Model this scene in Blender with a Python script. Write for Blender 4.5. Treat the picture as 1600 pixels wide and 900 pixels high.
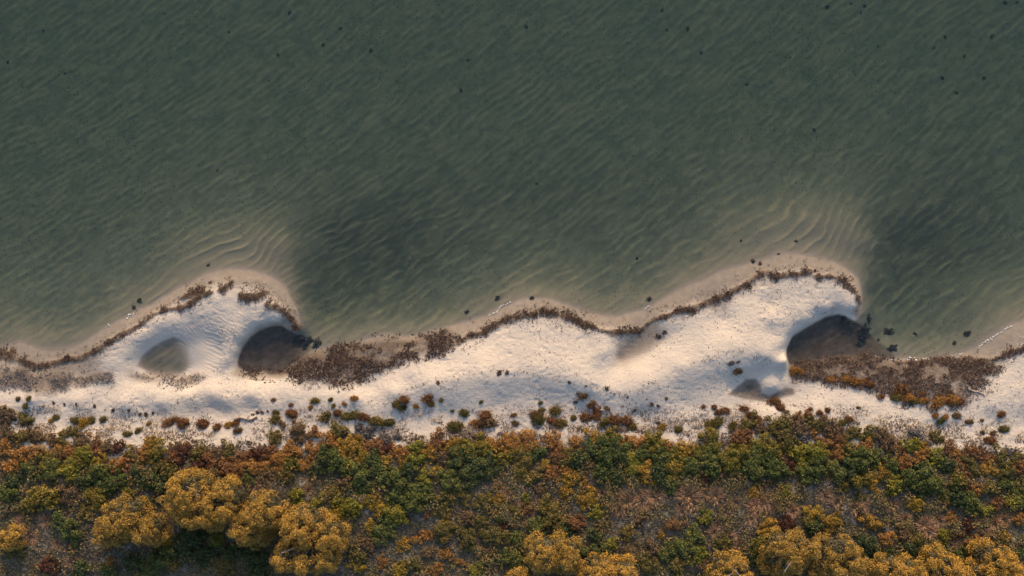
import bpy, math, random
import numpy as np

# ------------------------------------------------------------------ scene, camera, light
for o in list(bpy.data.objects): bpy.data.objects.remove(o)
S = bpy.context.scene
COL = S.collection
HC = 62.8                 # drone height in metres above the water
M = 0.05                  # metres per photograph pixel (1600 wide) at water level
cam_d = bpy.data.cameras.new('camera'); cam = bpy.data.objects.new('camera', cam_d); COL.objects.link(cam)
cam.location = (0, 0, HC); cam.rotation_euler = (0, 0, 0)
cam_d.sensor_fit = 'HORIZONTAL'; cam_d.angle = 2*math.atan(40/HC); cam_d.clip_start = 0.5; cam_d.clip_end = 5000
S.camera = cam
SUN_EL, SUN_AZ = 19.0, 4.0
W = bpy.data.worlds.new('World'); S.world = W; W.use_nodes = True
wn = W.node_tree.nodes; wn.clear()
sky = wn.new('ShaderNodeTexSky'); sky.sky_type = 'NISHITA'; sky.sun_disc = False
sky.sun_elevation = math.radians(SUN_EL); sky.sun_rotation = math.radians(SUN_AZ); sky.dust_density = 2.0
bg = wn.new('ShaderNodeBackground'); bg.inputs[1].default_value = 0.15
wo = wn.new('ShaderNodeOutputWorld')
W.node_tree.links.new(sky.outputs[0], bg.inputs[0]); W.node_tree.links.new(bg.outputs[0], wo.inputs[0])
sd = bpy.data.lights.new('sun', 'SUN'); sd.energy = 2.0; sd.angle = math.radians(0.6); sd.color = (1.0, 0.66, 0.36)
so = bpy.data.objects.new('sun', sd); COL.objects.link(so); so.location = (0, 60, 40)
so.rotation_euler = (-math.radians(90-SUN_EL), 0, -math.radians(SUN_AZ))
S.view_settings.view_transform = 'Standard'; S.view_settings.look = 'None'
S.view_settings.exposure = 1.13; S.view_settings.gamma = 1

R = np.random.default_rng(7)
random.seed(7)

# ------------------------------------------------------------------ helpers
_NG = np.random.default_rng(11).random((256, 256))
def vnoise(x, y, s, seed=0):
    x = np.asarray(x, float)/s + seed*17.31; y = np.asarray(y, float)/s + seed*9.73
    xi = np.floor(x).astype(int); yi = np.floor(y).astype(int); fx = x-xi; fy = y-yi
    fx = fx*fx*(3-2*fx); fy = fy*fy*(3-2*fy)
    g = lambda a, b: _NG[a % 256, b % 256]
    return (g(xi,yi)*(1-fx)+g(xi+1,yi)*fx)*(1-fy) + (g(xi,yi+1)*(1-fx)+g(xi+1,yi+1)*fx)*fy
def fbm(x, y, s, seed=0, o=3):
    t = 0; a = 1; n = 0
    for k in range(o):
        t = t + a*vnoise(x, y, s/2**k, seed+k*3); n += a; a *= .5
    return t/n
def sstep(a, b, v):
    t = np.clip((v-a)/(b-a), 0, 1); return t*t*(3-2*t)
def dline(P, x, y):
    d = np.full(np.shape(x), 1e9)
    for (ax, ay), (bx, by) in zip(P[:-1], P[1:]):
        vx, vy = bx-ax, by-ay; L = vx*vx+vy*vy+1e-9
        t = np.clip(((x-ax)*vx+(y-ay)*vy)/L, 0, 1)
        d = np.minimum(d, np.hypot(x-ax-t*vx, y-ay-t*vy))
    return d
def inpoly(P, x, y):
    c = np.zeros(np.shape(x), bool); n = len(P)
    for i in range(n):
        ax, ay = P[i]; bx, by = P[(i+1) % n]
        if ay == by: continue
        c ^= ((ay > y) != (by > y)) & (x < (bx-ax)*(y-ay)/(by-ay)+ax)
    return c
def sdpoly(P, x, y):                       # positive inside
    d = dline(list(P)+[P[0]], x, y); return np.where(inpoly(P, x, y), d, -d)

def mesh_np(name, v, f, smooth=False):
    v = np.asarray(v, np.float32); f = np.asarray(f, np.int32); k = f.shape[1]
    me = bpy.data.meshes.new(name)
    me.vertices.add(len(v)); me.vertices.foreach_set('co', v.ravel())
    me.loops.add(f.size); me.loops.foreach_set('vertex_index', f.ravel())
    me.polygons.add(len(f)); me.polygons.foreach_set('loop_start', np.arange(0, f.size, k, dtype=np.int32))
    me.polygons.foreach_set('loop_total', np.full(len(f), k, np.int32))
    me.polygons.foreach_set('use_smooth', np.full(len(f), smooth, bool))
    me.update(calc_edges=True); return me
def link(name, data, parent=None, mat=None, loc=None, rz=0, sc=None):
    o = bpy.data.objects.new(name, data); COL.objects.link(o)
    if parent: o.parent = parent
    if mat is not None:
        if not data.materials: data.materials.append(None)
        o.material_slots[0].link = 'OBJECT'; o.material_slots[0].material = mat
    if loc is not None: o.location = loc
    o.rotation_euler = (0, 0, rz)
    if sc is not None: o.scale = sc
    return o
def tag(o, label=None, cat=None, group=None, kind=None):
    if label: o['label'] = label
    if cat: o['category'] = cat
    if group: o['group'] = group
    if kind: o['kind'] = kind
    return o

def new_mat(name):
    m = bpy.data.materials.new(name); m.use_nodes = True; nt = m.node_tree; nt.nodes.clear()
    return m, nt, nt.nodes, nt.links
def leaf_mat(name, cols, trans=.25, rough=.6):
    """foliage: colour differs from leaf to leaf (random per island) and a little from plant to plant"""
    m, nt, N, L = new_mat(name)
    g = N.new('ShaderNodeNewGeometry'); oi = N.new('ShaderNodeObjectInfo')
    ad = N.new('ShaderNodeMath'); ad.operation = 'MULTIPLY_ADD'; ad.inputs[1].default_value = .22
    sb = N.new('ShaderNodeMath'); sb.operation = 'MULTIPLY_ADD'; sb.inputs[1].default_value = .78; sb.inputs[2].default_value = 0
    L.new(oi.outputs['Random'], ad.inputs[0]); L.new(g.outputs['Random Per Island'], sb.inputs[0])
    L.new(sb.outputs[0], ad.inputs[2])
    cr = N.new('ShaderNodeValToRGB'); els = cr.color_ramp.elements
    while len(els) < len(cols): els.new(.5)
    for i, c in enumerate(cols):
        els[i].position = i/(len(cols)-1); els[i].color = (*c, 1)
    L.new(ad.outputs[0], cr.inputs[0])
    p = N.new('ShaderNodeBsdfPrincipled'); p.inputs['Roughness'].default_value = rough
    p.inputs['Specular IOR Level'].default_value = .25
    t = N.new('ShaderNodeBsdfTranslucent'); mx = N.new('ShaderNodeMixShader'); mx.inputs[0].default_value = trans
    L.new(cr.outputs[0], p.inputs['Base Color']); L.new(cr.outputs[0], t.inputs[0])
    L.new(p.outputs[0], mx.inputs[1]); L.new(t.outputs[0], mx.inputs[2])
    o = N.new('ShaderNodeOutputMaterial'); L.new(mx.outputs[0], o.inputs[0]); return m

# ------------------------------------------------------------------ traced lines (photograph pixels)
SHORE = [(-200,560),(-60,548),(0,545),(34,536),(70,548),(110,545),(140,530),(169,511),(202,495),(236,478),(262,462),(287,447),(320,430),(345,423),(371,421),(398,424),(422,432),(449,455),(464,483),(470,508),(463,519),(448,514),(440,508),(422,509),(405,516),(390,527),(378,543),(371,560),(371,575),(395,583),(435,583),(462,566),(480,552),(500,547),(540,540),(575,530),(609,524),(649,525),(680,516),(706,509),(735,502),(760,495),(784,481),(801,473),(832,467),(860,468),(885,477),(910,486),(940,494),(964,495),(1004,485),(1030,471),(1055,457),(1090,441),(1129,424),(1177,410),(1217,397),(1258,399),(1302,410),(1330,427),(1345,451),(1347,470),(1342,492),(1335,501),(1322,492),(1305,491),(1288,495),(1258,512),(1237,526),(1229,543),(1227,558),(1233,568),(1258,566),(1291,560),(1325,556),(1356,551),(1369,557),(1397,562),(1432,563),(1452,560),(1495,554),(1527,542),(1557,522),(1582,507),(1610,500),(1700,480),(1800,470)]
CREST = [(560,622),(620,610),(676,597),(715,588),(754,581),(800,579),(845,580),(890,586),(920,596),(950,607),(982,611),(1010,595),(1065,573),(1109,556),(1150,545),(1190,553),(1222,560)]
W_L = [(-20,552),(15,553),(35,562),(60,573),(85,567),(105,560),(130,556),(150,547),(165,535),(190,525),(215,513),(238,495),(262,485),(285,476),(310,464),(332,456)]
W_L2 = [[(288,463),(305,456),(322,454)],[(345,455),(356,450),(366,442)],[(380,460),(400,466),(418,459)],[(420,474),(436,478),(448,486),(458,497),(464,512)]]
W_M = [(715,536),(728,527),(750,520),(770,507),(795,497),(812,493)]
W_M2 = [[(815,488),(826,492),(836,491)],[(841,487),(870,494),(890,500),(915,510),(940,516),(970,517),(1000,513),(1018,503),(1062,486),(1109,471),(1136,458),(1158,447),(1175,436),(1188,428)],[(1199,428),(1206,436),(1221,434),(1244,432),(1261,424)],[(1271,434),(1295,431),(1308,438),(1322,445),(1336,457),(1343,476)]]
W_R = [(1400,566),(1450,566),(1500,563),(1530,566),(1556,563),(1580,552),(1605,541),(1640,530)]
MAT_L = [(-30,572),(30,572),(70,582),(120,583),(178,582),(180,595),(130,602),(90,609),(40,606),(-30,603)]
MAT_L2 = [(222,586),(255,588),(285,589),(320,588),(315,598),(285,603),(258,596),(225,591)]
MAT_M = [(385,584),(440,580),(466,560),(500,550),(550,537),(610,527),(655,528),(700,515),(722,530),(705,545),(670,556),(640,563),(600,577),(570,592),(540,602),(480,600),(465,590),(430,588)]
MAT_R = [(1229,572),(1260,567),(1300,562),(1355,556),(1400,566),(1450,566),(1500,564),(1545,566),(1560,572),(1535,592),(1512,612),(1500,632),(1450,636),(1410,628),(1380,612),(1330,603),(1290,598),(1240,590)]
POOL1 = [(371,575),(371,560),(378,543),(390,527),(405,516),(422,509),(440,508),(462,520),(480,535),(500,548),(470,562),(440,583),(395,584)]
POOL2 = [(1233,570),(1227,558),(1229,543),(1237,526),(1258,512),(1288,495),(1310,490),(1335,500),(1352,510),(1372,530),(1400,552),(1397,564),(1365,560),(1320,566),(1270,572)]
BASIN = [(214,572),(221,556),(236,543),(252,533),(272,525),(300,535),(296,560),(290,590),(262,592),(236,586)]
PUDDLE = [(1133,616),(1150,602),(1163,592),(1178,591),(1186,602),(1188,613),(1200,618),(1214,611),(1225,604),(1238,606),(1240,616),(1215,623),(1190,627),(1160,624)]
DAMP = [(955,570),(958,558),(975,545),(1000,535),(1030,522),(1045,528),(1020,545),(1000,560),(975,572)]
VEG = [(-400,668),(0,668),(60,684),(120,690),(180,700),(230,706),(300,706),(350,712),(420,712),(460,698),(520,690),(560,690),(600,700),(640,704),(690,692),(740,694),(800,692),(860,688),(920,686),(970,682),(1010,690),(1080,700),(1120,690),(1160,680),(1220,676),(1280,684),(1340,690),(1400,696),(1450,700),(1500,708),(1560,714),(1600,716),(2000,716),(2000,1400),(-400,1400)]

# ------------------------------------------------------------------ terrain height
pts = []
def P(z, *xy):
    for (x, y) in xy: pts.append((x, y, z))
def dens(Pl, step):
    out = []
    for (ax, ay), (bx, by) in zip(Pl[:-1], Pl[1:]):
        n = max(1, int(math.hypot(bx-ax, by-ay)/step))
        out += [(ax+(bx-ax)*i/n, ay+(by-ay)*i/n) for i in range(n)]
    return out+[Pl[-1]]
P(0, *dens(SHORE, 22))
P(-1.75, *[(x, y) for x in range(-150, 1800, 200) for y in (-100, 60)])
P(-1.6, *[(x, 200) for x in range(-150, 1800, 180)])
P(-1.35, (-100,330),(60,330),(180,320),(560,330),(700,340),(850,340),(1000,320),(1480,320),(1600,330),(1750,320))
P(-1.25, (500,400),(520,450),(600,440),(1400,380),(1420,440),(1480,440),(1560,420),(1700,400))
P(-1.0, (-100,440),(40,430),(130,420),(200,390),(700,430),(800,400),(900,400),(1000,385),(500,490),(1400,490))
P(-.6, (60,490),(-60,500),(150,470),(230,430),(560,500),(640,495),(700,480),(780,445),(860,440),(940,455),(1010,445),(1080,405),(1440,525),(1500,510),(1560,470),(1650,450))
P(-.36, (290,405),(350,380),(400,372),(440,385),(1150,380),(1210,350),(1270,342),(1320,352),(1350,375))
P(-.2, (340,408),(390,405),(425,412),(1190,392),(1250,382),(1300,390),(1340,412),(455,440),(300,425))
P(-.8, (475,430),(480,470),(1375,420),(1372,460),(450,360),(1360,345))
P(-1.0, (330,330),(400,325),(1200,305),(1280,300))
for (ax, ay), (bx_, by_) in zip(SHORE[:-1], SHORE[1:]):
    mx_, my_ = (ax+bx_)/2, (ay+by_)/2
    if (365 < mx_ < 475 and my_ > 500) or (1225 < mx_ < 1372 and my_ > 480): continue
    L_ = math.hypot(bx_-ax, by_-ay)
    for off, zz in ((9, -.10), (24, -.27)):
        qx, qy = mx_+(by_-ay)/L_*off, my_-(bx_-ax)/L_*off
        if dline(SHORE, np.array([qx]), np.array([qy]))[0] > off*.85 and min(math.hypot(qx-p_[0], qy-p_[1]) for p_ in pts if p_[2] != 0) > 9 and min(math.hypot(qx-p_[0], qy-p_[1]) for p_ in pts if p_[2] < -.5) > 32: P(zz, (qx, qy))
P(-.3, (395,545),(410,565),(430,540),(450,560),(1260,540),(1290,525),(1320,520),(1340,540),(1270,556),(390,562))
P(-.55, (470,535),(1375,530))
# spit 1
P(.30, (150,560),(200,515),(250,488),(300,462),(345,445),(390,445),(425,460),(448,485))
P(.5, (230,525),(280,505),(330,480),(380,480),(420,490),(300,492),(205,548),(190,568),(360,500))
P(.48, (432,499),(405,505),(380,522),(366,545),(360,562))
P(-.04, (292,552),(296,572),(282,545))
P(.10, (318,532),(335,530),(345,550),(330,565),(310,575),(315,548))
P(.54, (215,528),(250,503),(300,480),(340,462),(385,468),(425,478))
P(-.07, (224,568),(232,555),(246,546),(262,537),(255,562),(270,556),(268,576),(250,580),(235,575),(284,566),(280,582))
P(.3, (20,570),(80,583),(140,590),(220,592),(290,596),(345,585))
P(.42, (40,606),(100,608),(170,600),(360,585),(400,592),(440,594),(300,602))
# long ridge on the left and its hollow
P(1.0, (-100,622),(0,620),(60,622),(130,625),(200,628),(260,626),(300,618),(340,612),(400,612),(460,615),(520,614),(360,625),(420,626))
P(.66, (90,652),(150,652),(200,654),(260,648),(310,646),(360,645),(400,640),(340,636),(50,648))
P(.95, (110,668),(180,668),(240,664),(300,662),(350,660),(400,655),(440,650),(480,645),(-50,650))
P(.75, (300,606),(240,608),(440,605),(520,606),(120,612))
# middle beach
P(.35, (480,585),(540,575),(600,560),(660,545),(720,530),(770,512),(820,495),(870,500),(930,512),(980,516))
P(.55, (600,585),(680,560),(760,535),(820,520),(880,520),(920,540),(580,602))
P(.9, (700,572),(780,556),(850,550),(905,560),(930,580),(640,596))
P(1.29, *dens(CREST, 40))
P(1.06, (600,640),(680,622),(760,608),(840,606),(900,612),(940,630),(1000,632),(1060,600),(1120,578),(1160,572))
P(.80, (700,648),(780,632),(860,632),(920,642),(1000,646),(1070,630),(1120,612),(640,652))
P(1.0, (560,640),(520,650),(600,665),(660,668),(720,664),(800,650),(850,648),(920,655),(980,655),(1040,655),(1090,640))
P(.8, (945,548),(944,568),(958,582),(985,574))
P(.22, (968,562),(985,553),(1005,545),(1030,530))
P(.42, (1040,505),(1090,490),(1140,475),(1190,455),(1240,440),(1300,440),(1330,460),(1060,520),(1130,500),(1200,475),(1250,465),(1300,470))
P(.85, (1030,560),(1090,530),(1150,508),(1200,495))
P(.5, (1322,482),(1288,484),(1255,500),(1231,518))
P(.75, (1218,535),(1215,555),(1205,520))
P(.6, (1190,580),(1215,580),(1222,575))
P(.36, (1160,606),(1175,602),(1170,616),(1205,620),(1228,612),(1190,622))
P(.75, (1195,603),(1208,604),(1140,590),(1130,620))
# right
P(.3, (1260,585),(1340,578),(1420,578),(1500,577),(1560,560),(1600,530),(1700,510))
P(.55, (1280,610),(1340,615),(1420,612),(1480,600),(1540,590),(1600,570))
P(.95, (1140,645),(1200,640),(1260,635),(1330,635),(1400,645),(1460,645),(1540,630),(1600,620),(1700,620))
P(.8, (1460,665),(1540,660),(1600,660))
# vegetated dune
P(1.35, *[(x, 690) for x in range(-100, 1750, 90)])
P(1.8, *[(x, 740) for x in range(-100, 1750, 130)])
P(2.0, *[(x, 810) for x in range(-100, 1750, 150)])
P(2.2, *[(x, 900) for x in range(-100, 1750, 150)])
P(2.3, *[(x, 1000) for x in range(-100, 1750, 250)])
pts = np.array(pts, float)
C2 = 7.0**2
def phi(dx, dy): return np.sqrt(dx*dx+dy*dy+C2)
n = len(pts)
A = np.zeros((n+1, n+1)); A[:n, :n] = phi(pts[:, None, 0]-pts[None, :, 0], pts[:, None, 1]-pts[None, :, 1])
A[:n, :n] -= np.eye(n)*1.5                       # slight smoothing
A[n, :n] = 1; A[:n, n] = 1
coef = np.linalg.solve(A, np.append(pts[:, 2], 0))
def rbf(x, y):
    sh = x.shape; x = np.clip(x.ravel(), -150, 1750); y = np.clip(y.ravel(), -100, 1000)
    out = np.full(x.shape, coef[n])
    for i in range(0, len(x), 40000):
        s = slice(i, i+40000)
        out[s] += phi(x[s, None]-pts[None, :, 0], y[s, None]-pts[None, :, 1]) @ coef[:n]
    return out.reshape(sh)

geo = lambda a, b, k: np.geomspace(a, b, k)
xs = np.concatenate([-64-geo(4, 30000, 22)[::-1], np.arange(-64, 1665, 2.0), 1664+geo(4, 30000, 22)])
ys = np.concatenate([-40-geo(4, 30000, 22)[::-1], np.arange(-40, 340, 2.6), np.arange(340, 720, 1.8), np.arange(720, 942, 4.0), 942+geo(5, 30000, 22)])
GX, GY = np.meshgrid(xs, ys)
Z = rbf(GX, GY)
# beach texture, footprints, wrack thickness
land = sstep(.02, .3, Z)
wx = GX+14*(fbm(GX, GY, 60, 5)-.5); wy = GY+14*(fbm(GX, GY, 60, 9)-.5)
def wr_line(Pl, w): return sstep(w, w*.25, dline(Pl, wx, wy)+7*(fbm(GX, GY, 14, 21)-.5))
mat_m = np.zeros_like(Z)
for Pm in (MAT_L, MAT_L2, MAT_M, MAT_R):
    mat_m = np.maximum(mat_m, sstep(-7, 9, sdpoly(Pm, wx, wy)+10*(fbm(GX, GY, 16, 31)-.5)))
lin_m = np.zeros_like(Z)
for Pl, w in [(W_L, 7), (W_M, 8), (W_R, 7)]+[(q, 6.5) for q in W_L2]+[(q, 7) for q in W_M2]:
    lin_m = np.maximum(lin_m, wr_line(Pl, w))
wrack = np.maximum(mat_m*.85, lin_m)
Z += wrack*(.02+.11*fbm(GX, GY, 9, 41))
veg = sstep(-14, 16, sdpoly(VEG, GX, GY)+26*(fbm(GX, GY, 22, 51)-.5))
Z += land*(1-wrack)*((fbm(GX, GY, 9, 61, 2)-.5)*.022+(vnoise(GX, GY, 4.0, 66)-.5)*.032)
pit = vnoise(GX, GY, 5.5, 71); Z -= land*(1-veg)*sstep(.76, .93, pit)*.05*sstep(.35, .6, fbm(GX, GY, 60, 77))
Z += land*(fbm(GX*.45, GY, 26, 81)-.5)*.09
# small ripples on the sand of the left spit
rp = sstep(-10, 14, sdpoly([(270,520),(330,478),(425,485),(372,545),(366,575),(330,592),(292,585)], GX, GY))
ph = (GX*.55-GY*.83+26*fbm(GX, GY, 34, 85))/5.2
Z += rp*.022*np.sin(ph*2*math.pi)*(.4+vnoise(GX, GY, 18, 87))
# sea-bed bars: crests run up to the right, bending flat beyond the spit tips
sub = sstep(.0, -.12, Z)
bend = np.zeros_like(GX)
for xt in (395, 1285):
    bend += np.where(GX > xt, np.minimum((GX-xt), 90)*.9, 0)*np.exp(-((GX-xt-40)/110)**2)*np.exp(-((GY-380)/90)**2)
slope = .62+.40*sstep(360, 120, GY)
qv = GY+bend+GX*.62+.40*(GX-800)*sstep(420, 60, GY)*.55+60*(fbm(GX, GY, 210, 91)-.5)+26*(fbm(GX, GY, 48, 95)-.5)
sharp = (1-np.abs(np.sin(qv*.85*math.pi/19.0)))**1.7
uu = GX*.76-GY*.65; vv = GX*.65+GY*.76                    # along / across the crests
wob = 12*(fbm(GX, GY, 60, 133)-.5)
streak = sstep(.40, .66, fbm(uu/2.6, vv+wob, 8.0, 135, 2))
fine = (1-np.abs(np.sin((vv*.9+.35*qv+wob*1.6+10*(fbm(GX, GY, 30, 137)-.5))*math.pi/15.5)))**1.4*sstep(.36, .60, fbm(uu/1.5, vv, 15, 139, 2))
amp = sstep(.30, .70, fbm(GX+GY*1.3, GY*2.2-GX*1.1, 70, 97))
fan = np.exp(-((GX-370-.35*(400-GY))/100)**2-((GY-388)/44)**2)*sstep(478, 440, GX)+1.05*np.exp(-((GX-1255-.2*(380-GY))/112)**2-((GY-358)/55)**2)*sstep(1372, 1330, GX)
fan += .55*np.exp(-((GX-230)/80)**2-((GY-455)/30)**2)+.5*np.exp(-((GX-860)/90)**2-((GY-440)/28)**2)+.45*np.exp(-((GX-1050)/80)**2-((GY-425)/32)**2)
fan += .6*np.exp(-((GX-1570)/80)**2-((GY-470)/60)**2)
brk = sstep(.30, .68, fbm(GX*.8+GY*.5, GY*1.6-GX*.6, 26, 93))
crest = np.clip(sharp*(.40*amp*brk+fan*(.55+.5*brk))+(.26*streak+.42*fine)*(1-np.clip(fan, 0, .85)), 0, 1)*sub
Z += crest*.09
Z = Z.astype(np.float32)
def ground(px, py):
    i = np.clip(np.searchsorted(xs, px)-1, 0, len(xs)-2); j = np.clip(np.searchsorted(ys, py)-1, 0, len(ys)-2)
    u = (px-xs[i])/(xs[i+1]-xs[i]); v = (py-ys[j])/(ys[j+1]-ys[j])
    return (Z[j,i]*(1-u)+Z[j,i+1]*u)*(1-v)+(Z[j+1,i]*(1-u)+Z[j+1,i+1]*u)*v
def wpos(px, py, lift=0.0):
    """pixel -> point on the ground (lift = how far above ground the seen point lies)"""
    px = np.asarray(px, float); py = np.asarray(py, float); qx, qy = px, py
    for _ in range(3):
        z = ground(qx, qy); k = (HC-z-lift)/HC
        qx = 800+(px-800)*k; qy = 450+(py-450)*k
    return (qx-800)*M, (450-qy)*M, ground(qx, qy)

nx, ny = len(xs), len(ys)
V = np.stack([(GX-800)*M, (450-GY)*M, Z], -1).reshape(-1, 3)
idx = np.arange(nx*ny).reshape(ny, nx)
F = np.stack([idx[1:, :-1], idx[1:, 1:], idx[:-1, 1:], idx[:-1, :-1]], -1).reshape(-1, 4)
gm = mesh_np('ground', V, F, True)
rag = 9*(fbm(GX, GY, 13, 143)-.5)*sstep(535, 565, GY)+1.5*(vnoise(GX, GY, 7, 145)-.5)
mud = np.maximum(sstep(-1.5, 3.5, sdpoly(POOL1, GX, GY)+rag)*sstep(512, 470, GX+.4*GY-210), sstep(-1.5, 3.5, sdpoly(POOL2, GX, GY)+rag)*sstep(1425, 1362, GX+12*(fbm(GX, GY, 20, 147)-.5)))
mud = np.maximum(mud, .72*sstep(-2, 3.5, sdpoly(PUDDLE, wx*.3+GX*.7, wy*.3+GY*.7)))
damp = np.maximum(.85*sstep(-1.5, 4, sdpoly(BASIN, GX, GY))*sstep(305, 268, GX+10*(fbm(GX, GY, 12, 98)-.5)), .5*sstep(-8, 10, sdpoly(DAMP, wx, wy)))
damp = np.maximum(damp, .92*sstep(.48, .18, Z+.1*(fbm(GX, GY, 40, 99)-.5))*sstep(6, -8, sdpoly([(190,572),(222,535),(285,498),(340,480),(425,484),(438,500),(405,508),(376,535),(366,578),(330,598),(250,596)], GX, GY))*sstep(5, -8, sdpoly([(1215,515),(1250,495),(1325,480),(1335,500),(1300,488),(1240,520),(1226,560),(1205,560)], GX, GY)))
# detritus on the sea bed: thick to the lee of the spits, thin on the shallow fans
zn = Z-crest*.09+.2*(fbm(GX, GY, 80, 103)-.5)*sstep(0, -.3, Z)
silt = (.62*sstep(.0, -.13, zn)+.38*sstep(-.1, -.55, zn))*(1-.30*np.clip(fan, 0, 1))
lee = np.exp(-((GX-560-.3*(420-GY))/130)**2-((GY-410)/95)**2)+np.exp(-((GX-1455-.2*(420-GY))/110)**2-((GY-370)/120)**2)+.5*np.exp(-((GX-800)/420)**2-((GY-340)/90)**2)
lee = np.clip(lee*(.55+.9*fbm(GX, GY, 70, 141)), 0, 1)
basin = sstep(-1.5, 4, sdpoly(BASIN, GX, GY))*sstep(305, 262, GX+10*(fbm(GX, GY, 12, 98)-.5)+.25*(GY-555))
mud = np.maximum(mud, .28*basin)
def attr(name, a, b, c, d):
    at = gm.color_attributes.new(name, 'FLOAT_COLOR', 'POINT')
    at.data.foreach_set('color', np.stack([a, b, c, d], -1).astype(np.float32).ravel())
attr('mask_a', damp, crest, mud, veg)
attr('mask_b', wrack, silt, sub, land)
attr('mask_c', lee, basin, sub*0, land)

gmat, nt, N, L = new_mat('ground')
def col(c): 
    r = N.new('ShaderNodeRGB'); r.outputs[0].default_value = (*c, 1); return r.outputs[0]
def mix(f, a, b):
    m = N.new('ShaderNodeMix'); m.data_type = 'RGBA'
    if isinstance(f, (int, float)): m.inputs[0].default_value = f
    else: L.new(f, m.inputs[0])
    L.new(a, m.inputs[6]); L.new(b, m.inputs[7]); return m.outputs[2]
def noise(s, det=4, rough=.6, vec=None):
    t = N.new('ShaderNodeTexNoise'); t.inputs['Scale'].default_value = s; t.inputs['Detail'].default_value = det
    t.inputs['Roughness'].default_value = rough; L.new(vec or co, t.inputs['Vector']); return t.outputs[0]
def rng(v, a, b, c=0., d=1.):
    m = N.new('ShaderNodeMapRange'); m.inputs[1].default_value = a; m.inputs[2].default_value = b
    m.inputs[3].default_value = c; m.inputs[4].default_value = d; L.new(v, m.inputs[0]); return m.outputs[0]
def mul(a, b, op='MULTIPLY'):
    m = N.new('ShaderNodeMath'); m.operation = op
    for i, q in enumerate((a, b)):
        if isinstance(q, (int, float)): m.inputs[i].default_value = q
        else: L.new(q, m.inputs[i])
    return m.outputs[0]
def sep(nm):
    a = N.new('ShaderNodeAttribute'); a.attribute_name = nm; s = N.new('ShaderNodeSeparateColor')
    L.new(a.outputs['Color'], s.inputs[0]); return s.outputs[0], s.outputs[1], s.outputs[2], a.outputs['Alpha']
tc = N.new('ShaderNodeNewGeometry'); co = tc.outputs['Position']
a_damp, a_crest, a_mud, a_veg = sep('mask_a'); a_wr, a_silt, a_sub, a_land = sep('mask_b'); a_lee, _b, _c, _d = sep('mask_c')
n_big = noise(.35, 5); n_mid = noise(2.2, 5); n_fine = noise(8.5, 4, .7)
sand = mix(rng(n_big, .35, .65), col((.455,.392,.322)), col((.385,.342,.297)))
sand = mix(rng(n_fine, .56, .72, 0, .34), sand, col((.30,.25,.205)))
sand = mix(rng(n_mid, .6, .8, 0, .3), sand, col((.56,.50,.43)))
wet = mix(rng(n_mid, .3, .7), col((.150,.125,.100)), col((.200,.165,.132)))
c = mix(a_damp, sand, wet)
# under water: tan sand, detritus-covered troughs, clean crests
bed = mix(rng(n_mid, .3, .7), col((.20,.17,.125)), col((.155,.138,.105)))
c = mix(a_sub, c, bed)
siltc = mix(rng(n_mid, .35, .68), col((.066,.074,.056)), col((.100,.106,.078)))
siltc = mix(mul(a_lee, .72), siltc, col((.032,.038,.034)))
c = mix(mul(a_silt, rng(n_big, .2, .7, .86, 1.)), c, siltc)
c = mix(mul(a_crest, .56), c, col((.215,.182,.115)))
vor = N.new('ShaderNodeTexVoronoi'); vor.inputs['Scale'].default_value = 3.8; vor.inputs['Randomness'].default_value = 1
L.new(co, vor.inputs['Vector'])
dots = mul(rng(vor.outputs['Distance'], .14, .30, 1, 0), rng(noise(.16, 3), .38, .58, .25, 1))
vc = N.new('ShaderNodeSeparateColor'); L.new(vor.outputs['Color'], vc.inputs[0])
dots = mul(dots, rng(vc.outputs[0], .25, .6))
c = mix(mul(mul(dots, a_silt), .85), c, col((.022,.032,.032)))
mudc = mix(rng(n_mid, .35, .7), col((.034,.027,.023)), col((.066,.052,.042)))
c = mix(a_mud, c, mudc)
wrc = mix(rng(n_fine, .38, .66), col((.040,.027,.020)), col((.135,.092,.064)))
c = mix(mul(a_wr, rng(n_mid, .25, .55, .6, 1)), c, wrc)
soil = mix(rng(n_mid, .35, .65), col((.045,.042,.03)), col((.105,.095,.072)))
c = mix(mul(a_veg, rng(noise(1.3, 5), .30, .44)), c, soil)
pr = N.new('ShaderNodeBsdfPrincipled'); L.new(c, pr.inputs['Base Color']); pr.inputs['Roughness'].default_value = .9
pr.inputs['Specular IOR Level'].default_value = .2
bmp = N.new('ShaderNodeBump'); bmp.inputs['Strength'].default_value = .5; bmp.inputs['Distance'].default_value = .10
L.new(mul(mul(n_fine, noise(5, 3, .6), 'ADD'), a_land), bmp.inputs['Height']); L.new(bmp.outputs[0], pr.inputs['Normal'])
ou = N.new('ShaderNodeOutputMaterial'); L.new(pr.outputs[0], ou.inputs[0])
g = link('ground', gm, mat=gmat); tag(g, 'pale sand beach with two hooked spits, sea bed and dune', 'ground', kind='structure')

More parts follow.
